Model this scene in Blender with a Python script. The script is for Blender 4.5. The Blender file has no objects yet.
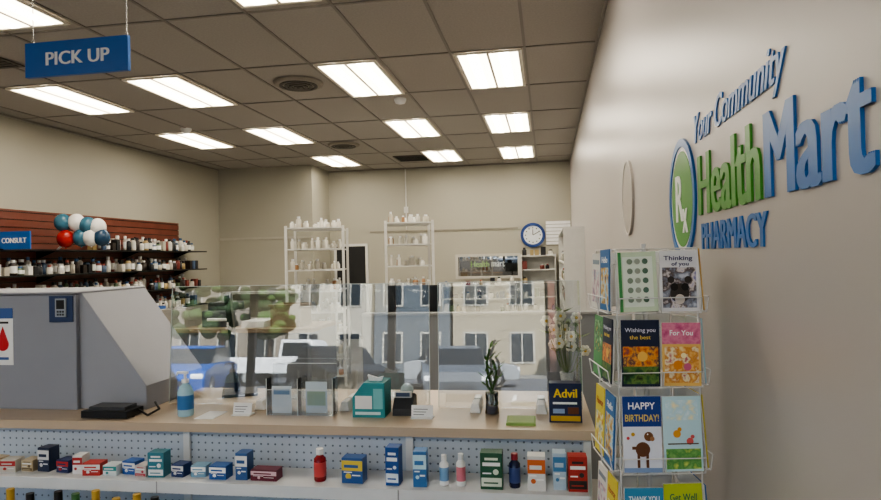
import bpy, bmesh, math, random
from mathutils import Matrix, Vector
random.seed(7)
S = bpy.context.scene
CEIL = 3.4; XR = 0.46; XL = -6.25; YB = 12.2; YF = -4.0; CT_Z = 1.05

# ---------------------------------------------------------------- materials
def lin(c):
    return tuple((v/12.92 if v <= .04045 else ((v+.055)/1.055)**2.4) for v in c)
def hx(h):
    h = h.lstrip('#'); return lin([int(h[i:i+2], 16)/255 for i in (0, 2, 4)])
_mc = {}
def M(hexcol, rough=.5, metal=0.0, noise=.08, scale=12, emis=0, name=None, bump=0, spec=None):
    key = (hexcol, rough, metal, noise, scale, emis, bump, spec)
    if key in _mc: return _mc[key]
    h = hexcol.lstrip('#'); c = hx(hexcol)
    m = bpy.data.materials.new(name or 'mat_'+h); m.use_nodes = True
    nt = m.node_tree; p = nt.nodes['Principled BSDF']
    p.inputs['Roughness'].default_value = rough; p.inputs['Metallic'].default_value = metal
    if spec is not None: p.inputs['Specular IOR Level'].default_value = spec
    tc = nt.nodes.new('ShaderNodeTexCoord'); n = nt.nodes.new('ShaderNodeTexNoise')
    n.inputs['Scale'].default_value = scale; n.inputs['Detail'].default_value = 3
    nt.links.new(tc.outputs['Object'], n.inputs['Vector'])
    r = nt.nodes.new('ShaderNodeMix'); r.data_type = 'RGBA'
    r.inputs[6].default_value = (*[v*(1-noise) for v in c], 1)
    r.inputs[7].default_value = (*[min(1, v*(1+noise)) for v in c], 1)
    nt.links.new(n.outputs['Fac'], r.inputs[0]); nt.links.new(r.outputs[2], p.inputs['Base Color'])
    if emis:
        nt.links.new(r.outputs[2], p.inputs['Emission Color']); p.inputs['Emission Strength'].default_value = emis
    if bump:
        b = nt.nodes.new('ShaderNodeBump'); b.inputs['Strength'].default_value = bump
        nt.links.new(n.outputs['Fac'], b.inputs['Height']); nt.links.new(b.outputs[0], p.inputs['Normal'])
    _mc[key] = m
    return m
def art(cols, scale=30, kind='noise'):       # printed artwork: several inks in organic patches
    key = ('art', tuple(cols), scale, kind)
    if key in _mc: return _mc[key]
    m = bpy.data.materials.new('printed_art'); m.use_nodes = True; nt = m.node_tree; p = nt.nodes['Principled BSDF']
    p.inputs['Roughness'].default_value = .4
    tc = nt.nodes.new('ShaderNodeTexCoord')
    if kind == 'noise':
        n = nt.nodes.new('ShaderNodeTexNoise'); n.inputs['Detail'].default_value = 4; out = n.outputs['Fac']
    else:
        n = nt.nodes.new('ShaderNodeTexVoronoi'); out = n.outputs['Distance']
    n.inputs['Scale'].default_value = scale
    nt.links.new(tc.outputs['Object'], n.inputs['Vector'])
    cr = nt.nodes.new('ShaderNodeValToRGB'); e = cr.color_ramp; e.interpolation = 'CONSTANT' if kind != 'noise' else 'LINEAR'
    k = len(cols); lo, hi = (.3, .68) if kind == 'noise' else (0, .8)
    e.elements[0].position = lo; e.elements[0].color = (*hx(cols[0]), 1)
    e.elements[1].position = hi; e.elements[1].color = (*hx(cols[-1]), 1)
    for i in range(1, k-1):
        q = e.elements.new(lo+(hi-lo)*i/(k-1)); q.color = (*hx(cols[i]), 1)
    nt.links.new(out, cr.inputs[0]); nt.links.new(cr.outputs[0], p.inputs['Base Color'])
    _mc[key] = m
    return m

def glassy(name, tint, refl=2.0, tr=(1, 1, 1), rough=0.0, base=0.0):
    m = bpy.data.materials.new(name); m.use_nodes = True; nt = m.node_tree
    for n in list(nt.nodes): nt.nodes.remove(n)
    o = nt.nodes.new('ShaderNodeOutputMaterial'); mx = nt.nodes.new('ShaderNodeMixShader')
    t = nt.nodes.new('ShaderNodeBsdfTransparent'); t.inputs[0].default_value = (*tr, 1)
    g = nt.nodes.new('ShaderNodeBsdfGlossy'); g.inputs['Roughness'].default_value = rough
    g.inputs[0].default_value = (*tint, 1)
    f = nt.nodes.new('ShaderNodeFresnel'); f.inputs[0].default_value = 1.5
    mu = nt.nodes.new('ShaderNodeMath'); mu.operation = 'MULTIPLY_ADD'; mu.use_clamp = True
    mu.inputs[1].default_value = refl; mu.inputs[2].default_value = base
    nt.links.new(f.outputs[0], mu.inputs[0]); nt.links.new(mu.outputs[0], mx.inputs[0])
    nt.links.new(t.outputs[0], mx.inputs[1]); nt.links.new(g.outputs[0], mx.inputs[2])
    nt.links.new(mx.outputs[0], o.inputs[0])
    return m

def pegboard_mat():
    m = bpy.data.materials.new('pegboard'); m.use_nodes = True; nt = m.node_tree
    p = nt.nodes['Principled BSDF']; p.inputs['Roughness'].default_value = .45
    tc = nt.nodes.new('ShaderNodeTexCoord')
    sc = nt.nodes.new('ShaderNodeVectorMath'); sc.operation = 'SCALE'; sc.inputs['Scale'].default_value = 1/.0254
    fr = nt.nodes.new('ShaderNodeVectorMath'); fr.operation = 'FRACTION'
    sb = nt.nodes.new('ShaderNodeVectorMath'); sb.operation = 'SUBTRACT'; sb.inputs[1].default_value = (.5, .5, .5)
    ml = nt.nodes.new('ShaderNodeVectorMath'); ml.operation = 'MULTIPLY'; ml.inputs[1].default_value = (1, 0, 1)
    ln = nt.nodes.new('ShaderNodeVectorMath'); ln.operation = 'LENGTH'
    lt = nt.nodes.new('ShaderNodeMath'); lt.operation = 'LESS_THAN'; lt.inputs[1].default_value = .14
    mx = nt.nodes.new('ShaderNodeMix'); mx.data_type = 'RGBA'
    mx.inputs[6].default_value = (*lin((.72, .76, .81)), 1); mx.inputs[7].default_value = (*lin((.40, .44, .50)), 1)
    nt.links.new(tc.outputs['Object'], sc.inputs[0]); nt.links.new(sc.outputs[0], fr.inputs[0])
    nt.links.new(fr.outputs[0], sb.inputs[0]); nt.links.new(sb.outputs[0], ml.inputs[0])
    nt.links.new(ml.outputs[0], ln.inputs[0]); nt.links.new(ln.outputs['Value'], lt.inputs[0])
    nt.links.new(lt.outputs[0], mx.inputs[0]); nt.links.new(mx.outputs[2], p.inputs['Base Color'])
    return m

def tilemat(name, c1, c2, sx, sy, gap, rough):
    m = bpy.data.materials.new(name); m.use_nodes = True; nt = m.node_tree
    p = nt.nodes['Principled BSDF']; p.inputs['Roughness'].default_value = rough
    tc = nt.nodes.new('ShaderNodeTexCoord'); b = nt.nodes.new('ShaderNodeTexBrick')
    b.offset = 0; b.inputs['Scale'].default_value = 1; b.inputs['Brick Width'].default_value = sx
    b.inputs['Row Height'].default_value = sy; b.inputs['Mortar Size'].default_value = gap
    b.inputs['Color1'].default_value = (*lin(c1), 1); b.inputs['Color2'].default_value = (*lin([v*.96 for v in c1]), 1)
    b.inputs['Mortar'].default_value = (*lin(c2), 1)
    nt.links.new(tc.outputs['Object'], b.inputs['Vector']); nt.links.new(b.outputs['Color'], p.inputs['Base Color'])
    return m

# ---------------------------------------------------------------- builder
class B:
    def __init__(s, name, T=None):
        s.name = name; s.bm = bmesh.new(); s.mats = []; s.T = T
    def mi(s, m):
        if m not in s.mats: s.mats.append(m)
        return s.mats.index(m)
    def add(s, vs, fs, m, X=None, smooth=False):
        i = s.mi(m); bv = [s.bm.verts.new((X @ Vector(v)) if X is not None else Vector(v)) for v in vs]
        for f in fs:
            try:
                fc = s.bm.faces.new([bv[k] for k in f]); fc.material_index = i; fc.smooth = smooth
            except ValueError: pass
    def box(s, x0, x1, y0, y1, z0, z1, m, X=None):
        vs = [(x0,y0,z0),(x1,y0,z0),(x1,y1,z0),(x0,y1,z0),(x0,y0,z1),(x1,y0,z1),(x1,y1,z1),(x0,y1,z1)]
        s.add(vs, [(0,3,2,1),(4,5,6,7),(0,1,5,4),(1,2,6,5),(2,3,7,6),(3,0,4,7)], m, X)
    def prism(s, poly, y0, y1, m, X=None):   # poly in (x,z), extruded in y
        n = len(poly); vs = [(x, y0, z) for x, z in poly]+[(x, y1, z) for x, z in poly]
        s.add(vs, [tuple(range(n)), tuple(range(2*n-1, n-1, -1))]+[(i, i+n, (i+1) % n+n, (i+1) % n) for i in range(n)], m, X)
    def cyl(s, p0, p1, r, m, r1=None, seg=12, smooth=True):
        p0 = Vector(p0); p1 = Vector(p1); r1 = r if r1 is None else r1
        d = (p1-p0).normalized(); a = d.orthogonal().normalized(); b = d.cross(a)
        vs = []
        for p, q in ((p0, r), (p1, r1)):
            for i in range(seg):
                t = 2*math.pi*i/seg; vs.append(p+a*math.cos(t)*q+b*math.sin(t)*q)
        s.add(vs, [(i, (i+1) % seg, (i+1) % seg+seg, i+seg) for i in range(seg)], m, smooth=smooth)
        s.add(vs, [tuple(range(seg-1, -1, -1)), tuple(range(seg, 2*seg))], m)
    def tube(s, pts, r, m, seg=6):
        for a, b in zip(pts[:-1], pts[1:]): s.cyl(a, b, r, m, seg=seg)
    def lathe(s, prof, c, m, seg=16, X=None, sx=1, sy=1):
        vs = []; n = len(prof)
        for r, z in prof:
            for i in range(seg):
                t = 2*math.pi*i/seg; vs.append((c[0]+r*sx*math.cos(t), c[1]+r*sy*math.sin(t), c[2]+z))
        fs = [(j*seg+i, j*seg+(i+1) % seg, (j+1)*seg+(i+1) % seg, (j+1)*seg+i) for j in range(n-1) for i in range(seg)]
        s.add(vs, fs, m, X, True)
        s.add(vs, [tuple(range(seg-1, -1, -1)), tuple(range((n-1)*seg, n*seg))], m, X)
    def ball(s, c, r, m, sx=1, sy=1, sz=1, seg=16):
        prof = [(max(.002*r, r*math.sin(math.pi*k/10)), -r*sz*math.cos(math.pi*k/10)) for k in range(11)]
        s.lathe(prof, c, m, seg, sx=sx, sy=sy)
    def disc(s, X, cx, cy, r, m, z=0, th=.001, seg=24, ry=None):
        ry = ry or r
        vs = [(cx+r*math.cos(2*math.pi*i/seg), cy+ry*math.sin(2*math.pi*i/seg), z+k*th) for k in (0, 1) for i in range(seg)]
        s.add(vs, [tuple(range(seg-1, -1, -1)), tuple(range(seg, 2*seg))]+[(i, (i+1) % seg, (i+1) % seg+seg, i+seg) for i in range(seg)], m, X)
    def ring(s, X, cx, cy, r0, r1, m, z=0, th=.01, seg=48, sx=1):
        vs = []
        for zz in (z, z+th):
            for r in (r0, r1):
                for i in range(seg):
                    t = 2*math.pi*i/seg; vs.append((cx+sx*r*math.cos(t), cy+r*math.sin(t), zz))
        fs = []
        for i in range(seg):
            j = (i+1) % seg
            fs += [(i, i+seg, j+seg, j), (2*seg+i, 2*seg+j, 3*seg+j, 3*seg+i), (i, j, 2*seg+j, 2*seg+i), (seg+i, 3*seg+i, 3*seg+j, seg+j)]
        s.add(vs, fs, m, X)
    def text(s, string, X, m, w, h, th=.001, bold=0.0, shear=0.0, z=0, fat=0.0):
        cu = bpy.data.curves.new('t', 'FONT'); cu.body = string; cu.size = 1; cu.extrude = .05
        cu.offset = bold; cu.shear = shear; cu.resolution_u = 3
        o = bpy.data.objects.new('t', cu); S.collection.objects.link(o); bpy.context.view_layer.update()
        me = o.evaluated_get(bpy.context.evaluated_depsgraph_get()).to_mesh()
        co = [v.co.copy() for v in me.vertices]
        x0 = min(c.x for c in co); x1 = max(c.x for c in co); y1 = max(c.y for c in co)
        sx = (w-2*fat)/(x1-x0); sy = h/y1; sz = th/.1
        fs = [tuple(p.vertices) for p in me.polygons]
        shifts = [0] if not fat else [0, fat*.67, fat*1.33, fat*2]      # overlapped strokes thicken the letters
        for k, dx in enumerate(shifts):
            vs = [((c.x-x0)*sx+dx, c.y*sy, z+(c.z+.05)*sz+k*.00005) for c in co]
            s.add(vs, fs, m, X)
        bpy.data.objects.remove(o); bpy.data.curves.remove(cu)
    def done(s, bevel=0, seg=2, X=None, recalc=True):
        if X is not None: s.bm.transform(X)
        if s.T is not None: s.bm.transform(s.T)
        if recalc: bmesh.ops.recalc_face_normals(s.bm, faces=s.bm.faces)
        me = bpy.data.meshes.new(s.name); s.bm.to_mesh(me); s.bm.free()
        for m in s.mats: me.materials.append(m)
        o = bpy.data.objects.new(s.name, me); S.collection.objects.link(o)
        if bevel:
            b = o.modifiers.new('bev', 'BEVEL'); b.width = bevel; b.segments = seg; b.limit_method = 'ANGLE'
            b.angle_limit = math.radians(50)
        return o

def F(x, y, z, yaw=0):      # plane facing -Y : local x right, y up, z toward viewer
    R = Matrix(((1, 0, 0, 0), (0, 0, -1, 0), (0, 1, 0, 0), (0, 0, 0, 1)))
    return Matrix.Translation((x, y, z)) @ Matrix.Rotation(yaw, 4, 'Z') @ R
def FR(x, y, z):            # on right wall facing -X
    R = Matrix(((0, 0, -1, 0), (-1, 0, 0, 0), (0, 1, 0, 0), (0, 0, 0, 1)))
    return Matrix.Translation((x, y, z)) @ R
def rect(b, X, x0, y0, x1, y1, m, z=0, th=.0008):
    b.box(x0, x1, y0, y1, z, z+th, m, X)
CT = Matrix.Translation((0, 2, 0)) @ Matrix.Rotation(.018, 4, 'Z') @ Matrix.Translation((0, -2, 0))

white = M('#ecedee', .45); offw = M('#d0d0cd', .5); black = M('#111113', .4); dgrey = M('#3a3c40', .5)
blue = M('#135fae', .35, name='sign_blue'); steel = M('#c8c8c8', .25, .9)
wallm = M('#b1acaa', .34, noise=.03, scale=1.5, name='wall_paint'); wallb = M('#a8a598', .6, noise=.03, scale=1.5)
wood = M('#c0ad97', .35, noise=.12, scale=6, name='laminate')
plexi = glassy('plexiglass', (1, 1, 1), 2.1, tr=(.90, .92, .93), base=.025)
winglass = glassy('window_glass', (1, 1, 1), 1.0, tr=(.95, .97, .97))
clearm = glassy('clear_acrylic', (1, 1, 1), 1.4, tr=(.96, .97, .98), rough=.05, base=.02)

# ---------------------------------------------------------------- room shell
b = B('floor'); b.box(XL-.15, XR+.15, YF-.15, YB+.15, -.1, 0, tilemat('floor_tile', (.60, .59, .57), (.42, .41, .39), .6, .6, .004, .35)); b.done()
b = B('wall_right'); b.box(XR, XR+.15, YF, YB, 0, CEIL, wallm); b.done()
b = B('wall_left'); b.box(XL-.15, XL, YF, YB, 0, CEIL, wallb); b.done()
b = B('wall_back'); b.box(XL-.15, XR+.15, YB, YB+.15, 0, CEIL, wallb); b.done()
b = B('wall_bump_out'); b.box(XL, -4.35, 11.25, YB, 0, CEIL, wallb); b.done()
b = B('ceiling'); b.box(XL-.15, XR+.15, YF-.15, YB+.15, CEIL, CEIL+.15, M('#a8a39d', .9, noise=.16, scale=60, name='acoustic_tile')); b.done()
tb = M('#85817b', .5, noise=.03)  # T-bar colour set medium-dark, shadow along the grid lines painted in
b = B('trim_ceiling_grid')
TW = .65; gx0 = -.155
k = -12
while gx0+k*TW < XR:
    x = gx0+k*TW
    if x > XL: b.box(x-.012, x+.012, YF, YB, CEIL-.008, CEIL, tb)
    k += 1
GY = 5.44
k = -8
while GY+k*1.22 < YB:
    y = GY+k*1.22
    if y > YF: b.box(XL, XR, y-.012, y+.012, CEIL-.008, CEIL-.001, tb)
    k += 1
b.done()
b = B('trim_1'); tm = M('#8f8b85', .5)
b.box(XR-.02, XR, YF, YB, CEIL-.03, CEIL-.008, tm); b.box(XL, XL+.02, YF, 11.25, CEIL-.03, CEIL-.008, tm)
b.box(-4.35, XR-.02, YB-.02, YB, CEIL-.03, CEIL-.008, tm); b.done()
for nm, a in (('baseboard_right', (XR-.015, XR, YF, YB)), ('baseboard_left', (XL, XL+.015, YF, 11.25)), ('baseboard_back', (-4.35, XR, YB-.015, YB))):
    b = B(nm); b.box(*a, 0, .1, dgrey); b.done()
# storefront wall behind the camera
b = B('wall_front'); b.box(XL-.15, XR+.15, YF-.15, YF, 0, .35, wallb); b.box(XL-.15, XR+.15, YF-.15, YF, 3.05, CEIL, wallb)
b.box(XL-.15, XL+.1, YF-.15, YF, .35, 3.05, wallb); b.box(XR-.1, XR+.15, YF-.15, YF, .35, 3.05, wallb); b.done()
fr = M('#55585c', .3, .7)
xs = [XL+.1, -4.0, -1.95, XR-.1]
for i in range(3):
    b = B('window_%d' % (i+1)); a, c = xs[i], xs[i+1]
    for q in ((a, a+.05, .35, 3.05), (c-.05, c, .35, 3.05), (a+.05, c-.05, .35, .40), (a+.05, c-.05, 3.0, 3.05)):
        b.box(q[0], q[1], YF-.12, YF-.04, q[2], q[3], fr)
    b.box(a+.05, c-.05, YF-.085, YF-.079, .4, 3.0, winglass); b.done()

# ---------------------------------------------------------------- ceiling lights
lens = M('#fff0d2', .5, noise=.01, scale=3, emis=7, name='light_lens'); tubem = M('#fff6e8', .5, noise=.01, scale=3, emis=20, name='light_tube'); lf = M('#e9e4d8', .5)
def troffer(cx, y0):
    b = B('ceiling_light'); x0 = cx-.295; x1 = cx+.295; y1 = y0+1.2; y0 += .02; z0 = CEIL-.022; z1 = CEIL-.008
    b.box(x0, x1, y0, y0+.03, z0, z1, lf); b.box(x0, x1, y1-.03, y1, z0, z1, lf)
    b.box(x0, x0+.03, y0+.03, y1-.03, z0, z1, lf); b.box(x1-.03, x1, y0+.03, y1-.03, z0, z1, lf)
    b.box(cx-.012, cx+.012, y0+.03, y1-.03, z0, z1, lf)
    for a, c in ((x0+.03, cx-.012), (cx+.012, x1-.03)):
        q = (a+c)/2
        b.box(a, q-.045, y0+.03, y1-.03, z0+.006, z1, lens); b.box(q+.045, c, y0+.03, y1-.03, z0+.006, z1, lens)
        b.box(q-.045, q+.045, y0+.03, y1-.03, z0+.006, z1, tubem)
    b.done()
C = [-.48, -.48-2*TW, -.48-5*TW, -.48-7*TW]
for cx in C:
    for y in (GY-7.32, GY-2.54, GY, GY+2.44): troffer(cx, y)
for cx in C[:3]: troffer(cx, GY+4.88)
# ceiling devices
for (x, y) in ((-2.44, 6.0), (-3.1, 9.4)):
    b = B('round_air_vent'); vm = M('#4a4641', .5)
    X = Matrix.Translation((x, y, CEIL-.04)) @ Matrix.Rotation(math.pi, 4, 'X')
    b.lathe([(.25, -.032), (.24, -.01), (.22, -.005)], (0, 0, 0), M('#8c857b', .5), 32, X)
    for k, r in enumerate((.19, .14, .095, .05)): b.ring(X, 0, 0, r-.03, r, vm, z=-.005+.004*k, th=.01, seg=32)
    b.done()
for (x, y, s_) in ((-2.35, 11.0, .29), (-4.85, 4.6, .29)):
    b = B('square_air_vent'); b.box(x-s_, x+s_, y-s_, y+s_, CEIL-.02, CEIL-.008, M('#55504a', .5))
    for k in range(9): b.box(x-s_+.03, x+s_-.03, y-s_+.04+k*.06, y-s_+.06+k*.06, CEIL-.026, CEIL-.02, black)
    b.done()
for (x, y) in ((-1.6, 6.9), (-4.73, 7.7)):
    b = B('smoke_detector'); b.lathe([(.07, 0), (.07, -.02), (.055, -.05), (.02, -.06), (.003, -.06)], (x, y, CEIL), white, 20); b.done()

# ---------------------------------------------------------------- hanging sign
b = B('pick_up_sign'); Y = 2.8; x0, x1 = -2.60, -2.02; z0, z1 = 2.56, 2.735
b.box(x0, x1, Y-.01, Y+.01, z0, z1, blue)
b.text('PICK UP', F(x0+.12, Y-.0101, z0+.055), white, .36, .066, th=.002, bold=.0, fat=.003)
for x in (x0+.04, x1-.01):
    b.cyl((x, Y, z1), (x, Y, CEIL), .002, steel, seg=6); b.cyl((x, Y, z1-.004), (x, Y, z1+.012), .006, steel, seg=8)
b.done()

# ---------------------------------------------------------------- right wall sign
b = B('pharmacy_wall_sign'); wx = XR
gm = M('#3f8f2c', .35); bm_ = M('#1b66ad', .35)
b.text('Your Community', FR(wx, 2.05, 1.935), bm_, .76, .084, th=.004, shear=.35, fat=.003)
b.text('Health', FR(wx, 2.01, 1.710), gm, .565, .176, th=.006, fat=.008)
b.text('Mart', FR(wx, 1.42, 1.710), bm_, .455, .176, th=.006, fat=.009)
b.text('PHARMACY', FR(wx, 1.99, 1.608), bm_, .575, .076, th=.004, fat=.005)
X = FR(wx, 2.25, 1.78)
b.ring(X, 0, 0, .178, .205, bm_, 0, .008); b.ring(X, 0, 0, .001, .162, gm, 0, .005); b.ring(X, 0, 0, .163, .177, white, 0, .004)
b.text('R', FR(wx-.005, 2.34, 1.705), white, .12, .16, th=.002, fat=.006)
b.text('x', FR(wx-.005, 2.24, 1.665), white, .08, .08, th=.002, fat=.004)
b.done(recalc=False)
b = B('round_plaque'); X = FR(wx, 3.65, 1.91)
b.disc(X, 0, 0, .21, M('#a39d97', .4), 0, .012, 40); b.ring(X, 0, 0, .2, .21, M('#c9c6c2', .4), .012, .004); b.done()

# ---------------------------------------------------------------- left slatwall with shelves
b = B('slat_display_panel'); br = M('#6e3a2c', .35, noise=.25, scale=5, name='mahogany'); bd = M('#1d0f0b', .5)
b.box(XL+.001, XL+.012, 3.0, 9.85, .3, 2.28, bd)
z = .305
while z < 2.27:
    b.box(XL+.012, XL+.03, 3.0, 9.85, z, min(z+.082, 2.28), br); z += .093
b.done()
shz = (1.80, 1.5, 1.2, .9)
b = B('display_shelf')
for z in shz:
    b.box(XL+.031, XL+.4, 3.2, 10.1, z-.02, z, black)
    for y in (3.6, 5.2, 6.8, 8.4, 9.7): b.prism([(XL+.031, z-.02), (XL+.031, z-.12), (XL+.3, z-.02)], y, y+.012, black)
b.done()
cols = [M(c, .35) for c in ('#e4e2dc', '#d8d5cc', '#d2cec4', '#22242a', '#2c2320', '#7a3a34', '#4a5f7c', '#a89468', '#54664e', '#b9b4aa')]
wcols = [cols[k] for k in (0, 0, 1, 2, 3, 3, 4, 4, 9, 5, 6, 7, 8, 9)]
caps = [white, white, M('#20242c', .4), M('#20242c', .4), M('#93443a', .4), M('#3a5c86', .4)]
def bot(b, x, y, z, r, h, m, cm, seg=10, lab=None):
    b.lathe([(r*.92, 0), (r, .004), (r, h*.7), (r*.5, h*.8), (r*.5, h*.82)], (x, y, z), m, seg)
    b.lathe([(r*.6, h*.82), (r*.6, h)], (x, y, z), cm, seg)
    if lab: b.lathe([(r*1.03, h*.15), (r*1.03, h*.6)], (x, y, z), lab, seg)
b = B('medicine_bottles')
for zi, z in enumerate(shz):
    for row in (.14, .31):
        y = 3.3
        while y < 9.95:
            if zi == 0 and 6.2 < y < 7.6: y += .1; continue
            t = random.random(); h = random.uniform(.1, .19) if row > .2 else random.uniform(.16, .22); r = random.uniform(.028, .045)
            m = random.choice(wcols)
            if t < .6: bot(b, XL+row, y, z, r, h, m, random.choice(caps), 8, random.choice([white, offw, None]))
            elif t < .82: b.box(XL+row-.05, XL+row+.04, y-.035, y+.03, z, z+h*.8, m)
            y += r*2+random.uniform(.005, .03)
b.done()
b = B('balloon_cluster')
bl = {'t': M('#3f6f86', .15), 'w': M('#e6e4e2', .15), 'r': M('#a8241e', .15), 'n': M('#22425f', .15)}
for dx, z, c in ((-.26, 2.13, 't'), (-.1, 2.13, 'w'), (-.22, 1.93, 'r'), (-.04, 1.94, 't'), (.10, 1.94, 'w'), (.05, 2.09, 't'), (.23, 1.94, 'n'), (.17, 2.07, 'w')):
    x, y = -5.64+dx*.86, 6.9+dx*.3+random.uniform(-.05, .05)
    b.ball((x, y, z), .1, bl[c], sz=1.1); b.cyl((x, y, z-.12), (x, y, z-.103), .012, bl[c], r1=.004, seg=8)
b.cyl((-5.95, 6.83, 1.80), (-5.7, 6.88, 2.0), .01, white); b.done()
b = B('consult_sign'); b.box(XL+.033, -5.52, 5.95, 5.97, 1.79, 1.985, blue)
b.text('CONSULT', F(-5.87, 5.9499, 1.86), white, .31, .055, th=.002, fat=.003); b.done()

# ---------------------------------------------------------------- service counter / gondola
PEG = pegboard_mat(); shm = M('#d6d9dc', .4); gx = -3.1; gr = .12; SZ = .905
b = B('service_counter', CT)
b.box(gx, gr, 2.03, 2.06, .1, 1.02, PEG); b.box(gx, gr, 2.06, 2.56, 0, 1.02, M('#a9a59f', .5)); b.box(gx, gr-.02, 1.7, 2.06, 0, .1, shm)
b.box(gx, gr+.015, 2.005, 2.58, 1.02, CT_Z, wood)
for x in (-2.03, -1.245, -.46, gr-.012): b.box(x-.012, x+.012, 2.018, 2.03, .1, 1.02, shm)
for z, y in ((SZ, 1.85), (.66, 1.7), (.4, 1.7)):
    b.box(gx, gr-.02, y, 2.018, z-.02, z, shm); b.box(gx, gr-.02, y-.006, y, z-.034, z+.003, shm)
    for x in (-2.03, -1.245, -.46): b.box(x-.002, x+.002, y-.0075, y-.006, z-.034, z+.003, M('#9a9da0', .5))
b.done(.002, 1)

def P(hexs): return M(hexs, .4)
prods = [(-1.885,.058,.045,'#c9b79c','#8c3b2c'),(-1.82,.055,.042,'#c7c3bb','#b03030'),(-1.76,.045,.038,'#b9a98c','#6a5a40'),(-1.70,.045,.08,'#2b3550','#d8d8d8'),
 (-1.625,.05,.042,'#27325e','#b33030'),(-1.565,.033,.06,'#dcdcdc','#b03030'),(-1.505,.06,.040,'#b63a34','#e0e0e0'),(-1.44,.048,.034,'#d4dde0','#2f8a8c'),
 (-1.385,.05,.042,'#2f5fa8','#e0e0e0'),(-1.33,.042,.036,'#c8c2c0','#b33a4a'),(-1.275,.055,.08,'#3a7f90','#e8e8e8'),(-1.205,.045,.04,'#243a6c','#d0d0d0'),
 (-1.135,.05,.036,'#7fa6c0','#ffffff'),(-1.06,.058,.043,'#2b5ca0','#ffffff'),(-.98,.04,.085,'#345c94','#e6e6e6'),(-.905,.088,.034,'#6a2438','#d8b8c0'),
 (-.616,.068,.078,'#2f5a98','#d8c04a'),(-.487,.042,.116,'#1e4f94','#dfe8f2'),(-.40,.041,.108,'#3f75ad','#bfe0ee'),(-.183,.066,.108,'#24563c','#d8e0d0'),
 (-.05,.052,.102,'#d6d7d7','#cf6a30'),(.018,.038,.108,'#b0c4d4','#4a7fae'),(.07,.055,.102,'#a83028','#26221f')]
for x, w, h, c1, c2 in prods:
    b = B('medicine_box', CT); y = 1.875
    X = Matrix.Translation((x, y+random.uniform(0, .03), SZ)) @ Matrix.Rotation(random.uniform(-.14, .14), 4, 'Z')
    b.box(-w/2, w/2, 0, .045, 0, h, P(c1), X)
    Fx = X @ F(0, 0, 0); v = random.random()
    if v < .5:
        rect(b, Fx, -w*.46, h*.08, w*.46, h*.32, P(c2)); rect(b, Fx, -w*.4, h*.64, w*.4, h*.74, white)
        rect(b, Fx, -w*.3, h*.8, w*.3, h*.87, P(c2)); b.disc(Fx, w*.2, h*.48, min(w, h)*.13, P(c2), 0, .0008)
    else:
        rect(b, Fx, -w*.5, h*.5, w*.5, h*.9, P(c2)); rect(b, Fx, -w*.38, h*.62, w*.3, h*.74, P(c1), .0008)
        b.disc(Fx, -w*.18, h*.28, min(w, h)*.14, P(c2), 0, .0008); rect(b, Fx, 0, h*.3, w*.4, h*.35, white)
    rect(b, Fx, -w*.4, h*.42, w*.0, h*.46, white); rect(b, Fx, -w*.35, h*.16, w*.3, h*.2, P(c1), .0008)
    b.done(.001, 1)
def pbottle(name, x, h, r, m, cm, lm):
    b = B(name, CT); bot(b, x, 1.91, SZ, r, h, m, cm, 20, lm); b.done()
pbottle('syrup_bottle', -.726, .1, .019, M('#8c1a20', .15), white, M('#c94a4a', .4))
pbottle('lotion_bottle', -.33, .09, .014, white, white, M('#7aa4cc', .4))
pbottle('lotion_bottle', -.278, .095, .014, white, M('#d8dce0', .4), M('#d07a8a', .4))
pbottle('syrup_bottle', -.115, .1, .017, M('#1d2140', .15), M('#8c2030', .4), M('#3a4a80', .4))
b = B('product_bottles', CT)
x = -1.78
bc = [M(c, .3) for c in ('#3c6a3c', '#caa83a', '#2c3a30', '#7a8c4a', '#4a5a34')]
while x < -1.15:
    bot(b, x, 1.78, .66, .02, random.uniform(.215, .24), random.choice(bc), random.choice([black, M('#b8963a', .4), bc[0]]), 12, white)
    x += random.choice([.06, .07, .1])
b.done()
b = B('product_boxes', CT)
x = -1.0
while x < .0:
    if random.random() < .6: b.box(x, x+.055, 1.76, 1.81, .66, .66+random.uniform(.1, .16), random.choice([P('#2f5fa8'), P('#b63a34'), P('#d8d8d8'), P('#2f8a8c')]))
    x += .09
b.done()

# grey kiosk
KY = 2.16
b = B('privacy_kiosk', CT); km = M('#8f929c', .5, noise=.03); km2 = M('#999ca5', .5, noise=.03)
b.prism([(-3.0, CT_Z), (-1.50, CT_Z), (-1.50, 1.14), (-1.765, 1.492), (-3.0, 1.492)], KY+.02, KY+.42, km2)
b.box(-3.0, -1.775, KY, KY+.02, CT_Z, 1.488, km)
b.box(-3.0, -1.77, KY-.004, KY+.43, 1.492, 1.5, km2); b.done(.002, 1)
b = B('card_terminal_sign', CT); X = F(-1.885, KY-.0005, 1.385)
rect(b, X, 0, 0, .1, .1, M('#2b3d63', .4), 0, .004); rect(b, X, .03, .02, .075, .09, M('#9aa0a8', .3), .004, .006); rect(b, X, .036, .05, .069, .084, black, .01, .001)
for i in range(3):
    for j in range(2): rect(b, X, .038+i*.011, .025+j*.011, .046+i*.011, .033+j*.011, dgrey, .01, .001)
b.done()
b = B('flu_shot_poster', CT); X = F(-2.185, KY-.0005, 1.22)
rect(b, X, 0, 0, .14, .22, white, 0, .001); rect(b, X, 0, .18, .14, .22, M('#3a5c9a', .5), .001)
b.disc(X, .095, .08, .026, M('#c0202a', .4), .001); b.add([(.071, .09, .0015), (.119, .09, .0015), (.095, .15, .0015)], [(0, 1, 2)], M('#c0202a', .4), X)
rect(b, X, .02, .02, .12, .03, M('#3a5c9a', .5), .001); rect(b, X, .02, .16, .12, .168, black, .001)
b.done(recalc=False)
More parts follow.
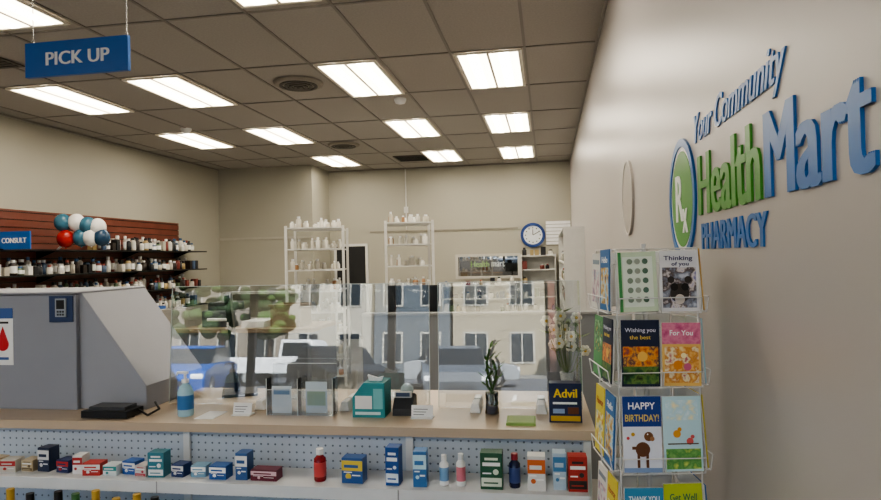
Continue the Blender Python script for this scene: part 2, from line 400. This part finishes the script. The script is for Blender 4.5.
b = B('network_router', CT); b.box(-1.66, -1.48, 2.035, 2.13, CT_Z+.004, CT_Z+.028, black); b.box(-1.64, -1.5, 2.05, 2.12, CT_Z+.028, CT_Z+.04, dgrey)
for x in (-1.65, -1.49): b.cyl((x, 2.08, CT_Z), (x, 2.08, CT_Z+.004), .008, black)
b.tube([(-1.48, 2.1, CT_Z+.02), (-1.43, 2.08, CT_Z+.006), (-1.41, 2.12, CT_Z+.02), (-1.44, 2.14, CT_Z+.04)], .004, black)
b.done()

# plexiglass shields + clips
PY = 2.28; TILT = 4.4
def shield(x0, x1, zt):
    b = B('plexiglass_shield', CT)
    X = Matrix.Translation((0, PY, CT_Z+.002)) @ Matrix.Rotation(-math.radians(TILT), 4, 'X')
    b.box(x0, x1, -.0025, .0025, 0, zt-CT_Z, plexi, X)
    e = M('#cfd8d8', .2)
    b.box(x0, x1, -.0026, .0026, zt-CT_Z, zt-CT_Z+.002, e, X); b.box(x1, x1+.0018, -.0026, .0026, 0, zt-CT_Z, e, X); b.box(x0-.0018, x0, -.0026, .0026, 0, zt-CT_Z, e, X)
    b.done()
shield(-1.47, -.435, 1.505); shield(-.40, .115, 1.505)
for x in (-1.06, -.735, -.26, -.03):
    b = B('shield_clip', CT); b.prism([(-.02, 0), (.02, 0), (.012, .035), (-.012, .035)], 2.20, 2.270, white, Matrix.Translation((x, 0, CT_Z))); b.prism([(-.018, 0), (.018, 0), (.012, .035), (-.012, .035)], 2.295, 2.35, white, Matrix.Translation((x, 0, CT_Z))); b.done(.003)

# counter-top items
b = B('hand_sanitizer_bottle', CT); gel = M('#a9cfe0', .1); x, y = -1.30, 2.11
b.lathe([(.026, 0), (.028, .006), (.028, .085), (.02, .105), (.011, .113), (.011, .118)], (x, y, CT_Z), gel, 24)
b.lathe([(.0285, .025), (.0285, .075)], (x, y, CT_Z), M('#3f78b4', .4), 24)
b.lathe([(.013, .118), (.013, .13), (.005, .132), (.005, .15)], (x, y, CT_Z), white, 16)
b.box(x-.03, x+.01, y-.006, y+.006, CT_Z+.15, CT_Z+.158, white); b.cyl((x-.03, y, CT_Z+.154), (x-.034, y, CT_Z+.142), .004, white); b.done()
for x, w in ((-1.09, .07), (-.435, .075)):
    b = B('card_holder', CT); X = Matrix.Translation((x, 2.12, CT_Z)) @ Matrix.Rotation(-.25, 4, 'X')
    b.box(-w/2, w/2, 0, .003, 0.001, .045, white, X); b.box(-w/2, w/2, -.01, .03, 0, .004, white, Matrix.Translation((x, 2.12, CT_Z)))
    for i in range(3): b.box(-w*.4, w*(.1+.08*i), -.001, 0, .012+i*.009, .014+i*.009, dgrey, X)
    b.done()
b = B('brochure_holder', CT); x0, x1, y0, y1 = -1.0, -.755, 2.13, 2.19; xm = -.885
ed = M('#e6ecee', .2)
for q in ((x0, x1, y0, y0+.002, .0, .09), (x0, x1, y1-.002, y1, 0, .175), (x0, x0+.002, y0, y1, 0, .13), (x1-.002, x1, y0, y1, 0, .13), (xm, xm+.002, y0, y1, 0, .13), (x0, x1, y0, y1, 0, .002)):
    b.box(q[0], q[1], q[2], q[3], CT_Z+q[4], CT_Z+q[5], clearm)
for q in ((x0, x1, y0, y0+.002, .09, .092), (x0, x1, y1-.002, y1, .175, .177), (x0-.001, x0+.001, y0-.001, y0+.001, 0, .13), (x1-.001, x1+.001, y0-.001, y0+.001, 0, .13), (xm, xm+.002, y0-.001, y0+.001, 0, .13)):
    b.box(q[0], q[1], q[2], q[3], CT_Z+q[4], CT_Z+q[5], ed)
b.box(x0+.012, xm-.03, y0+.02, y0+.022, CT_Z+.003, CT_Z+.10, M('#dfe6ea', .5)); b.box(xm+.02, x1-.03, y0+.03, y0+.032, CT_Z+.003, CT_Z+.115, M('#c9d6de', .5))
b.box(x0+.018, xm-.036, y0+.0195, y0+.02, CT_Z+.07, CT_Z+.09, M('#6f93b8', .5)); b.box(xm+.026, x1-.036, y0+.0295, y0+.03, CT_Z+.03, CT_Z+.08, M('#a3b9a0', .5))
b.done()
b = B('tissue_box', CT); teal = M('#2f8f96', .5); x0, x1, y0, y1 = -.68, -.565, 2.12, 2.22
b.prism([(x0, 0), (x1, 0), (x1, .12), (x0+.04, .12), (x0, .07)], y0, y1, teal, Matrix.Translation((0, 0, CT_Z)))
rect(b, F(x0, y0, CT_Z), .01, .03, .07, .075, white); rect(b, F(x0, y0, CT_Z), .01, .01, .1, .02, M('#d0e8e8', .5)); rect(b, F(x0, y0, CT_Z), .075, .03, .108, .1, M('#7cc0c4', .5))
b.prism([(x0+.05, .12), (x1-.02, .12), (x1-.015, .135), (x0+.08, .130), (x0+.045, .14)], y0+.04, y0+.055, white, Matrix.Translation((0, 0, CT_Z))); b.done()
b = B('payment_terminal', CT); X = Matrix.Translation((-.505, 2.15, CT_Z))
b.prism([(0, 0), (.09, 0), (.09, .055), (.05, .07), (0, .025)], -.03, .04, dgrey, X @ Matrix.Rotation(math.pi/2, 4, 'Z'))
b.box(-.035, .025, .015, .03, .06, .08, M('#b9bcc2', .3), X); b.box(-.03, .02, .013, .015, .064, .078, M('#41506a', .2), X); b.done(.002)
b = B('snow_globe', CT); b.lathe([(.022, 0), (.022, .012), (.017, .018)], (-.54, 2.38, CT_Z), M('#6a3c22', .4), 20); b.ball((-.54, 2.38, CT_Z+.042), .026, M('#b9cdd8', .1), seg=20); b.done()
b = B('lucky_bamboo', CT); x, y = -.2, 2.20; bmb = M('#35532c', .5)
b.lathe([(.02, 0), (.026, .004), (.022, .04), (.024, .075)], (x, y, CT_Z), glassy('vase_glass', (1, 1, 1), 2, tr=(.5, .62, .75), base=.1), 20)
b.lathe([(.018, .003), (.02, .03)], (x, y, CT_Z), M('#3c5f8c', .3), 16)
for dx, dy, h, lean in ((-.006, 0, .215, .01), (.006, .004, .175, -.012), (0, -.007, .14, .02)):
    pts = [Vector((x+dx+lean*math.sin(k*1.3), y+dy, CT_Z+.012+h*k/5)) for k in range(6)]
    b.tube(pts, .0045, bmb, 8)
    for p in pts[3:]:
        for a in (random.random()*6, random.random()*6):
            d = Vector((math.cos(a), math.sin(a), .7)).normalized(); sd = d.cross(Vector((0, 0, 1))).normalized()*.006
            b.add([p, p+d*.022+sd, p+d*.045, p+d*.022-sd], [(0, 1, 2, 3)], M('#4d7a35', .5))
b.done(recalc=False)
b = B('notepad', CT); b.box(-.145, -.05, 2.05, 2.15, CT_Z, CT_Z+.008, M('#8fae62', .6)); b.box(-.14, -.055, 2.055, 2.145, CT_Z+.008, CT_Z+.01, M('#a8bf82', .6)); b.done()
b = B('pain_reliever_box', CT); X = F(-.005, 2.10, CT_Z)
b.box(-.005, .1, 2.10, 2.15, CT_Z, CT_Z+.128, M('#16254c', .35)); b.text('Advil', F(.009, 2.10, CT_Z+.082), M('#e8c832', .4), .077, .028, th=.001, fat=.001)
rect(b, X, .005, .005, .1, .022, M('#c8a430', .4)); rect(b, X, .012, .060, .09, .067, white); rect(b, X, .06, .028, .095, .05, M('#6b3a1e', .4)); rect(b, X, .012, .03, .05, .045, M('#8fa6cc', .4)); b.done()
b = B('paper_sheets', CT); b.box(-1.02, -.88, 2.38, 2.52, CT_Z, CT_Z+.004, offw); b.box(-.75, -.6, 2.37, 2.52, CT_Z, CT_Z+.004, white); b.box(-1.24, -1.17, 2.06, 2.17, CT_Z, CT_Z+.002, white); b.done()
b = B('computer_monitor', CT); X = Matrix.Translation((-1.27, 2.47, CT_Z)) @ Matrix.Rotation(2.02, 4, 'Z')
b.box(-.07, .07, -.07, .07, 0, .012, black, X); b.cyl(X @ Vector((0, .01, .01)), X @ Vector((0, .02, .2)), .012, black)
Xt = X @ Matrix.Rotation(-.10, 4, 'X')
b.box(-.14, .14, -.01, .01, .12, .42, black, Xt); b.box(-.13, .13, .01, .012, .13, .41, M('#30363f', .15), Xt); b.done(.003)
b = B('flower_vase', CT); x, y = .07, 2.45
b.lathe([(.025, 0), (.03, .01), (.022, .06), (.028, .1)], (x, y, CT_Z), M('#cfd4d4', .15), 20)
stm = M('#55713c', .6); pet = M('#f4f0e2', .6); yel = M('#e0b848', .6)
for i in range(24):
    a = random.random()*6.28; r = random.uniform(.01, .085); h = random.uniform(.17, .33)
    p = Vector((x+r*math.cos(a), y+r*math.sin(a)*.7, CT_Z+h)); b.tube([(x, y, CT_Z+.09), ((x+p.x)/2, (y+p.y)/2, CT_Z+h*.62), p], .0015, stm, 5)
    if i % 3 < 2:
        for k in range(6):
            t = k*1.047; b.ball(p+Vector((math.cos(t)*.012, -.002, math.sin(t)*.012)), .010, pet, seg=8)
        b.ball(p+Vector((0, -.01, 0)), .006, yel, seg=8)
    else:
        for k in range(5):
            d = Vector((math.cos(k*1.6+i), math.sin(k*1.6+i), .4)).normalized(); sd = d.cross(Vector((0, 0, 1))).normalized()*.01
            b.add([p, p+d*.025+sd, p+d*.055, p+d*.025-sd], [(0, 1, 2, 3)], stm)
b.done(recalc=False)

# ---------------------------------------------------------------- greeting card rack
RC = Vector((.255, 1.765)); b = B('greeting_card_rack')
R0 = Matrix.Translation((RC.x, RC.y, 0)) @ Matrix.Rotation(math.radians(9), 4, 'Z')
wire = M('#dcdcdc', .3, .2); hw = .102
b.cyl((RC.x, RC.y, .03), (RC.x, RC.y, 1.625), .007, wire); b.lathe([(.15, 0), (.15, .012), (.03, .03), (.02, .04)], (RC.x, RC.y, 0), wire, 32)
tiers = [1.452, 1.266, 1.052, .845, .65, .455]; chh = [.155, .163, .185, .17, .165, .165]
def wl(p, q, r=.0016): b.cyl(R0 @ Vector(p), R0 @ Vector(q), r, wire, seg=6)
for sx in (-1, 1):
    for sy in (-1, 1):
        wl((sx*hw, sy*hw, .42), (sx*hw, sy*hw, 1.61), .0022); wl((0, 0, 1.61), (sx*hw, sy*hw, 1.61)); wl((0, 0, .42), (sx*hw, sy*hw, .42))
for q in range(4):
    Q = Matrix.Rotation(q*math.pi/2, 4, 'Z')
    for z in tiers:
        for (p0, p1) in (((-hw, -hw, z), (hw, -hw, z)), ((-hw, -hw-.022, z-.004), (hw, -hw-.022, z-.004)), ((-hw, -hw-.028, z+.035), (hw, -hw-.028, z+.035)), ((-hw, -hw, z+.12), (hw, -hw, z+.12))):
            wl(Q @ Vector(p0), Q @ Vector(p1))
        for x in (-hw, -.003, .003, hw):
            wl(Q @ Vector((x, -hw, z)), Q @ Vector((x, -hw-.022, z-.004))); wl(Q @ Vector((x, -hw-.022, z-.004)), Q @ Vector((x, -hw-.028, z+.035)))
    wl(Q @ Vector((-hw, -hw, 1.61)), Q @ Vector((hw, -hw, 1.61)))
b.done()
def m(h): return M(h, .45, noise=.04)
D = {
 'dots': ('#cfe0c4', [('r', .12, .08, .9, .92, '#e6efe2')]+[('d', .3+.2*(i % 3), .2+.16*(i//3), .075, ['#8a9a88', '#a8b0a0', '#5d7a68'][i % 3]) for i in range(15)]+[('r', 0, 0, .08, 1, '#4d9a5c')]),
 'animal': ('#e6e6ea', [('r', .06, .06, .94, .72, ['#c8ccd8', '#8a90a0', '#5a4a48', '#e0d8d8', '#7a7ab0']), ('d', .5, .3, .25, '#3a3230'), ('d', .5, .2, .13, '#d8cfc8'), ('d', .36, .4, .1, '#111111'), ('d', .64, .4, .1, '#111111'), ('d', .28, .52, .09, '#3a3230'), ('d', .72, .52, .09, '#3a3230'), ('t', 'Thinking', .1, .84, .75, .07, '#333366'), ('t', 'of you', .3, .75, .45, .06, '#333366')]),
 'sunset': ('#18233f', [('r', .04, .3, .96, .6, ['#20305c', '#c8652a', '#e8a048', '#502a40', '#f0c060']), ('d', .55, .45, .13, '#f0c060'), ('r', .04, .04, .96, .3, ['#142818', '#2a5a34', '#6a8a40', '#102018']), ('t', 'Wishing you', .1, .82, .8, .06, '#d8d8e8'), ('t', 'the best', .22, .71, .55, .06, '#e8c860')]),
 'pink': ('#e8c070', [('r', 0, .66, 1, 1, ['#d06a90', '#e08aa8', '#c05080']), ('r', .06, .05, .94, .62, ['#f0dca0', '#e8b060', '#d08a40', '#f4ecc8', '#c06a70']), ('d', .4, .33, .12, '#e09040'), ('d', .65, .3, .1, '#d06a90'), ('d', .55, .48, .07, '#fff0c0'), ('t', 'For You', .2, .8, .6, .08, '#ffffff')]),
 'bday': ('#e4e8f4', [('r', 0, .6, 1, 1, '#22408c'), ('t', 'HAPPY', .15, .83, .7, .09, '#ffffff'), ('t', 'BIRTHDAY!', .06, .67, .88, .09, '#e8d060'), ('d', .5, .3, .19, '#6a4228'), ('d', .66, .47, .12, '#7a5030'), ('r', .35, .06, .42, .3, '#6a4228'), ('r', .58, .06, .65, .3, '#6a4228'), ('d', .75, .44, .06, '#a87850'), ('d', .63, .5, .02, '#ffffff'), ('r', .22, .3, .36, .34, '#6a4228'), ('d', .25, .5, .05, '#c8a03a'), ('d', .12, .45, .04, '#d04a4a'), ('r', 0, 0, 1, .06, '#88a0c8')]),
 'birds': ('#bfe0ea', [('r', .05, .03, .95, .3, ['#8fc070', '#5a9a50', '#d8e070']), ('r', .08, .68, .92, .95, ['#e8f4f8', '#bfe0ea', '#fff0c0']), ('d', .35, .5, .1, '#e0a040'), ('d', .42, .56, .055, '#e0a040'), ('d', .68, .4, .09, '#d06060'), ('d', .75, .46, .05, '#d06060'), ('r', .1, .36, .9, .375, '#5a4030')]),
 'field': ('#4a90b8', [('r', 0, 0, 1, .5, ['#2f6a38', '#4f9a50', '#98b848', '#2a5a90']), ('d', .6, .7, .13, '#ffffff'), ('t', 'THANK YOU', .1, .8, .8, .08, '#ffffff')]),
 'lime': ('#b8c848', [('r', .08, .05, .92, .65, ['#e8e070', '#8fb040', '#d0d860', '#4a8a40']), ('d', .5, .35, .15, '#5a9a40'), ('t', 'Get Well', .15, .76, .7, .1, '#2a6a4a')]),
 'bluec': ('#2f6fae', [('r', .1, .1, .9, .7, ['#2f6fae', '#bfe0f0', '#e0b040', '#204a80']), ('t', 'Hello', .2, .78, .6, .1, '#ffffff')]),
 'yellow': ('#e0d04a', [('r', .1, .1, .9, .6, ['#c05030', '#e0d04a', '#f4f0d0', '#4a8ab0']), ('t', 'Hooray', .15, .72, .7, .1, '#a03020')]),
 'grn': ('#5a9a60', [('r', .08, .4, .92, .92, ['#e8f0e0', '#7ab070', '#2a6a4a', '#f0d060'])]),
 'whitec': ('#e4e4e0', [('r', .1, .1, .9, .7, ['#a0b4c8', '#e4e4e0', '#c8a0b0', '#6080a0']), ('r', .1, .8, .9, .88, '#8090a0')]),
}
faces = {0: [('dots', 'animal'), ('sunset', 'pink'), ('bday', 'birds'), ('field', 'lime'), ('grn', 'bluec'), ('yellow', 'whitec')],
         3: [('whitec', 'bluec'), ('grn', 'sunset'), ('yellow', 'bluec'), ('whitec', 'yellow'), ('pink', 'grn'), ('bday', 'dots')],
         1: [('pink', 'grn'), ('birds', 'dots'), ('yellow', 'field'), ('bluec', 'bday'), ('lime', 'whitec'), ('animal', 'field')],
         2: [('bday', 'lime'), ('whitec', 'pink'), ('field', 'grn'), ('dots', 'birds'), ('sunset', 'yellow'), ('lime', 'bluec')]}
for q, rows in faces.items():
    for ti, names in enumerate(rows):
        for si, nm in enumerate(names):
            base, dec = D[nm]; w, h = .096, chh[ti]+random.uniform(-.006, .004)
            b = B('greeting_card')
            X = R0 @ Matrix.Rotation(q*math.pi/2, 4, 'Z') @ F(-.099+si*.102, -hw-.017, tiers[ti]) @ Matrix.Rotation(-.05+random.uniform(-.02, .02), 4, 'X') @ Matrix.Rotation(random.uniform(-.02, .02), 4, 'Z')
            b.box(0, w, 0, h, 0, .002, m(base), X); b.box(0, w, 0, h, -.004, -.002, m('#f0f0ee'), X)
            for i_, d in enumerate(dec):
                z = .002+.0002*i_
                if d[0] == 'r': rect(b, X, d[1]*w, d[2]*h, d[3]*w, d[4]*h, art(d[5], 45) if isinstance(d[5], list) else m(d[5]), z, .0003)
                elif d[0] == 'd': b.disc(X, d[1]*w, d[2]*h, d[3]*w, m(d[4]), z, .0003, 20)
                else: b.text(d[1], X @ Matrix.Translation((d[2]*w, d[3]*h, 0)), m(d[6]), d[4]*w, d[5]*h, th=.0004, bold=.01, z=z)
            b.done()

# ---------------------------------------------------------------- back of house
b = B('work_counter'); g2 = M('#7d7f83', .5, noise=.03)
b.box(-1.4, .44, 4.6, 4.66, 0, 1.17, g2); b.box(-1.4, .44, 4.59, 4.68, 1.17, 1.19, M('#8f8f8e', .4)); b.box(-1.4, .44, 4.68, 5.3, .9, .93, wood); b.box(-1.4, -1.36, 4.68, 5.3, 0, .9, g2); b.done(.003, 1)
b = B('computer_monitor'); X = Matrix.Translation((-1.08, 5.0, .93))
b.box(-.12, .12, -.08, .08, 0, .015, black, X); b.box(-.02, .02, 0, .03, .015, .3, black, X); b.box(-.21, .21, -.03, 0, .19, .45, black, X); b.box(-.2, .2, -.032, -.03, .2, .44, M('#1d2126', .2), X); b.done(.004)
dw = M('#8f7d68', .4, noise=.1, scale=6)
b = B('work_desk'); b.box(-5.0, -2.2, 5.6, 6.3, .92, .96, dw); b.box(-5.0, -4.96, 5.6, 6.3, 0, .92, g2); b.box(-2.24, -2.2, 5.6, 6.3, 0, .92, g2); b.box(-4.96, -2.24, 5.62, 5.66, .05, .92, M('#66686c', .5)); b.done(.003, 1)
for x, c, h in ((-4.5, '#2d5fa6', .14), (-4.1, '#2d5fa6', .2), (-3.7, '#a8a6a0', .18), (-2.5, '#94836a', .22)):
    b = B('storage_bin'); mm = M(c, .4)
    b.box(x-.15, x+.15, 5.7, 6.0, .96, .97, mm)
    for q in ((x-.15, x-.14, 5.7, 6.0), (x+.14, x+.15, 5.7, 6.0), (x-.14, x+.14, 5.7, 5.71), (x-.14, x+.14, 5.99, 6.0)): b.box(*q, .97, .96+h, mm)
    b.box(x-.165, x+.165, 5.685, 5.7, .96+h-.02, .96+h, mm); b.done()
b = B('label_printer'); b.box(-3.4, -3.05, 5.75, 6.1, .96, 1.12, M('#55585e', .5)); b.box(-3.36, -3.09, 5.8, 6.05, 1.12, 1.2, dgrey); b.box(-3.33, -3.12, 5.72, 5.75, 1.02, 1.05, white); b.done(.01)
b = B('paper_stack'); b.box(-2.95, -2.72, 5.7, 6.0, .96, 1.02, white); b.box(-4.9, -4.72, 5.7, 5.95, .96, 1.0, offw); b.done()
def rackunit(cx, cy, w, d, h, yaw):
    X = Matrix.Translation((cx, cy, 0)) @ Matrix.Rotation(yaw, 4, 'Z')
    b = B('storage_shelf'); n = 8; zs = [.12+i*(h-.14)/(n-1)*1.0 for i in range(n)]
    for sx in (-1, 1):
        for sy in (-1, 1): b.box(sx*w/2-.016, sx*w/2+.016, sy*d/2-.016, sy*d/2+.016, 0, h, offw, X)
    for z in zs: b.box(-w/2+.018, w/2-.018, -d/2, d/2, z-.015, z, offw, X)
    b.done()
    b = B('medicine_bottles')
    for z in zs[:]:
        for row in (-d/2+.08, 0, d/2-.1):
            x = -w/2+.07
            while x < w/2-.06:
                r = random.uniform(.02, .038); hh = random.uniform(.06, .15)
                p = X @ Vector((x, row, z))
                if random.random() < .75: bot(b, p.x, p.y, z, r, hh, random.choice(cols[:3]*2+[M('#c9c4b4', .4), M('#a8805a', .3)]), white, 8)
                x += r*2+random.uniform(.01, .06)
    b.done()
rackunit(-3.02, 8.0, .72, .8, 2.04, .25); rackunit(-1.83, 8.2, .6, .8, 2.08, .25)
# back wall cabinets
def cabinet(name, x0, x1, y0, y1, z0, z1, n, fill=True):
    b = B(name); mm = offw
    b.box(x0, x0+.02, y0, y1, z0, z1, mm); b.box(x1-.02, x1, y0, y1, z0, z1, mm); b.box(x0+.02, x1-.02, y1-.02, y1, z0, z1, mm)
    zs = [z0+.06+i*(z1-z0-.08)/n for i in range(n+1)]
    for z in zs: b.box(x0+.02, x1-.02, y0, y1-.02, z-.02, z, mm)
    b.done()
    if fill:
        b = B('medicine_bottles')
        for z in zs:
            x = x0+.07
            while x < x1-.06:
                r = random.uniform(.03, .05); hh = random.uniform(.08, .16)
                if random.random() < .65:
                    if random.random() < .6: bot(b, x, y0+.1, z, r, hh, random.choice(wcols), random.choice(caps), 8)
                    else: b.box(x-r, x+r, y0+.05, y0+.15, z, z+hh, random.choice(wcols))
                x += r*2+random.uniform(.01, .06)
        b.done()
cabinet('back_shelf_cabinet', -2.0, -.6, 11.8, YB-.002, 0, 1.08, 4)
cabinet('back_shelf_cabinet', -.5, .15, 11.8, YB-.032, 0, 1.62, 6)
b = B('tall_display_shelf'); b.box(.2, XR-.001, 8.0, 8.03, 0, 1.95, offw); b.box(.2, XR-.001, 11.7, 11.73, 0, 1.95, offw)
for z in (.1, .5, .9, 1.2, 1.5, 1.95): b.box(.2, XR-.001, 8.03, 11.7, z-.02, z, offw)
b.done()
b = B('medicine_bottles')
for z in (.9, 1.2, 1.5):
    y = 8.1
    while y < 11.6:
        bot(b, .27, y, z, .035, random.uniform(.1, .18), random.choice(wcols), random.choice(caps), 8); y += random.uniform(.08, .16)
b.done()
b = B('slat_panel')
for k in range(7): b.box(-.02, XR-.02, YB-.03, YB-.012, 1.8+k*.065, 1.855+k*.065, white)
b.box(-.02, XR-.02, YB-.012, YB-.001, 1.8, 2.24, M('#8f8c84', .5)); b.done()
b = B('pass_through_window'); X0, X1 = -1.78, -.52; wf = M('#bdbbb4', .5)
b.box(X0, X1, YB-.05, YB-.001, 1.17, 1.22, wf); b.box(X0, X1, YB-.05, YB-.001, 1.60, 1.65, wf); b.box(X0, X0+.05, YB-.05, YB-.001, 1.22, 1.60, wf); b.box(X1-.05, X1, YB-.05, YB-.001, 1.22, 1.60, wf)
b.box(X0+.05, X1-.05, YB-.012, YB-.001, 1.22, 1.60, M('#3c4444', .08, spec=1.0))
b.box(X0+.05, X1-.05, YB-.02, YB-.016, 1.22, 1.60, glassy('back_window_glass', (1, 1, 1), 3, base=.15))
b.text('Health', F(X0+.3, YB-.0205, 1.40), M('#8fae78', .5), .36, .11, th=.002, fat=.004); b.text('mart', F(X0+.7, YB-.0205, 1.40), M('#c4ccd0', .5), .26, .1, th=.002, fat=.004)
b.done()
b = B('wall_clock'); X = F(-.27, YB-.001, 1.99)
b.disc(X, 0, 0, .2, M('#dfe5ea', .4), 0, .03, 40); b.ring(X, 0, 0, .18, .235, M('#1d3f84', .35), 0, .045)
for k in range(12):
    a = k*math.pi/6; b.disc(X, .14*math.sin(a), .14*math.cos(a), .012, black, .03, .003, 10)
b.box(-.006, .006, 0, .11, .031, .035, black, X); b.box(0, .13, -.005, .005, .035, .038, black, X @ Matrix.Rotation(.5, 4, 'Z')); b.done()
b = B('door_1'); b.box(-4.20, -3.60, YB-.04, YB-.001, 0, 1.86, M('#1d1e20', .6)); b.box(-4.25, -4.20, YB-.05, YB-.001, 0, 1.91, offw); b.box(-3.60, -3.55, YB-.05, YB-.001, 0, 1.91, offw); b.box(-4.20, -3.60, YB-.05, YB-.001, 1.86, 1.91, offw); b.cyl((-3.66, YB-.08, 1), (-3.66, YB-.04, 1), .02, steel); b.done()
b = B('trim_2'); b.box(-3.5, -.55, YB-.02, YB-.001, 2.12, 2.15, M('#8c887c', .5)); b.box(XL, -4.35, 11.22, 11.249, 2.02, 2.06, M('#b0ada2', .5)); b.done()
b = B('wall_conduit'); b.cyl((-2.75, YB-.02, 2.16), (-2.75, YB-.02, CEIL-.03), .012, offw); b.box(-2.79, -2.71, YB-.04, YB-.001, 2.5, 2.62, offw); b.done()
b = B('low_storage_shelf'); b.box(-6.0, -4.4, 10.85, 11.2, 1.0, 1.04, offw); b.box(-6.0, -5.96, 10.85, 11.2, 0, 1.0, offw); b.box(-4.44, -4.4, 10.85, 11.2, 0, 1.0, offw); b.box(-5.96, -4.44, 10.9, 11.2, .5, .54, offw); b.done()

# ---------------------------------------------------------------- street outside (seen reflected in the shields)
BY = -32
b = B('street_ground'); b.box(-60, 50, -60, YF-.15, -.12, -.02, M('#55565a', .9, noise=.15, scale=2)); b.done()
b = B('parking_lines')
for k in range(12): b.box(-17+k*2.75, -16.9+k*2.75, -15.5, -10.3, -.0195, -.012, M('#c8c8c4', .8))
b.done()
b = B('sidewalk'); b.box(-40, 30, -7.0, YF-.16, -.019, .0, M('#6e6c69', .9)); b.box(-40, 30, BY+.3, BY+3, -.019, .08, M('#7f7c76', .9)); b.done()
def building(x0, x1, h, c, wc='#1c242c', nf=2):
    b = B('street_building'); mm = M(c, .8, noise=.08, scale=1); gl = M(wc, .3); tr = M('#a8a49a', .6); Y = BY
    b.box(x0, x1, Y-8, Y, -.02, h, mm); b.box(x0, x1, Y-8, Y+.25, h, h+.35, tr)
    n = max(2, int((x1-x0)/2.1)); p = (x1-x0)/n
    for f in range(nf):
        z = .7+f*3.3
        for i in range(n):
            cx = x0+p*(i+.5); w = p*.27
            b.box(cx-w, cx+w, Y, Y+.05, z, z+1.8, tr); b.box(cx-w+.1, cx-.04, Y+.05, Y+.08, z+.1, z+1.7, gl); b.box(cx+.04, cx+w-.1, Y+.05, Y+.08, z+.1, z+1.7, gl)
    b.done()
building(-40, -22, 7, '#553a32'); building(-21.8, -14.5, 8, '#776e62'); building(-14.3, -9.2, 7.2, '#a39d90'); building(-9, -4.5, 8, '#4c535a'); building(-4.3, 1, 7, '#938873'); building(1.2, 20, 8, '#653f33')
def tree(x, y, h):
    b = B('street_tree'); b.cyl((x, y, -.02), (x, y, h*.55), .13, M('#3a2c20', .9), r1=.08)
    lf_ = M('#1f3516', .9, noise=.6, scale=5); lf2 = M('#35501f', .9, noise=.5, scale=5)
    for i in range(60):
        a = random.random()*6.28; t = random.uniform(.35, 1.0); r = h*.26*math.sqrt(random.random())*math.sin(math.pi*min(1, (t-.25)/.8))
        b.ball((x+r*math.cos(a), y+r*math.sin(a), h*t), random.uniform(.22, .48), random.choice([lf_, lf_, lf2]), sz=random.uniform(.6, .9), seg=7)
    b.done()
for t in ((-24, -26, 6.5), (-20.5, -25.5, 7), (-17.5, -26, 6.5), (-15.2, -25.5, 6), (-12.9, -26, 6.4), (3.2, -26.5, 6)): tree(*t)
def car(name, x, y, yaw, c, truck=False):
    b = B(name); X = Matrix.Translation((x, y, -.02)) @ Matrix.Rotation(yaw, 4, 'Z'); pm = M(c, .35, 0, noise=.02, spec=.3); gl = M('#161b20', .25, spec=.3)
    if truck:
        b.prism([(-2.7, .5), (2.6, .5), (2.65, .95), (1.4, 1.1), (-2.7, 1.1)], -.95, .95, pm, X); b.prism([(-.5, 1.1), (1.4, 1.1), (.8, 1.8), (-.4, 1.8)], -.85, .85, pm, X); b.prism([(-.38, 1.15), (1.22, 1.15), (.72, 1.7), (-.3, 1.7)], -.87, .87, gl, X); wx = (-1.7, 1.7); L = 2.65
    else:
        b.prism([(-2.2, .3), (2.2, .3), (2.25, .6), (2.1, .82), (1.0, .98), (-1.7, 1.02), (-2.2, .92)], -.9, .9, pm, X); b.prism([(-1.75, 1.0), (1.05, .97), (.3, 1.42), (-1.2, 1.46)], -.76, .76, gl, X); b.prism([(-1.3, 1.43), (.35, 1.4), (.2, 1.46), (-1.1, 1.5)], -.7, .7, pm, X); wx = (-1.35, 1.35); L = 2.23
    for q in wx:
        for s_ in (-1, 1): b.cyl(X @ Vector((q, s_*.7, .33)), X @ Vector((q, s_*.92, .33)), .33, black, seg=20); b.cyl(X @ Vector((q, s_*.9, .33)), X @ Vector((q, s_*.93, .33)), .2, steel, seg=12)
    for s_ in (-.7, .7): b.box(L-.12, L+.01, s_-.16, s_+.16, .6, .74, white, X)
    b.box(L-.1, L+.012, -.4, .4, .42, .6, dgrey, X)
    b.done(.04)
car('car', -5.4, -12.9, math.radians(55), '#111214'); car('car', -9.8, -12.9, math.radians(75), '#1d4a92'); car('car', -2.1, -13, math.radians(80), '#54585e'); car('pickup_truck', -9.2, -20, 0, '#dcdcdc', True); car('car', -15.6, -20, 0, '#23262a'); car('car', -2.6, -20.5, 0, '#8a8d90')

# ---------------------------------------------------------------- light
su = bpy.data.lights.new('sun', 'SUN'); su.energy = 24; su.angle = .02; su.color = (1, .97, .92)
so = bpy.data.objects.new('sun', su); S.collection.objects.link(so); so.rotation_euler = Vector((-.35, -1, -1.0)).to_track_quat('-Z', 'Y').to_euler()
w = bpy.data.worlds.new('w'); S.world = w; w.use_nodes = True; nt = w.node_tree; bg = nt.nodes['Background']
sk = nt.nodes.new('ShaderNodeTexSky'); sk.sky_type = 'NISHITA'; sk.sun_disc = False; sk.sun_elevation = math.radians(45); sk.sun_rotation = math.radians(20)
nt.links.new(sk.outputs[0], bg.inputs[0]); bg.inputs[1].default_value = .6

# ---------------------------------------------------------------- camera
cd = bpy.data.cameras.new('camera'); co = bpy.data.objects.new('camera', cd); S.collection.objects.link(co)
cd.sensor_width = 36; cd.lens = 628/881*36; cd.clip_start = .02
yaw = math.atan(107/628)
co.matrix_world = Matrix.Translation((0, 0, 1.6)) @ Matrix.Rotation(yaw, 4, 'Z') @ Matrix.Rotation(math.pi/2+.0118, 4, 'X') @ Matrix.Rotation(-.022, 4, 'Z')
S.camera = co
S.view_settings.view_transform = 'AgX'
S.view_settings.look = 'AgX - Medium High Contrast'
S.view_settings.exposure = .42
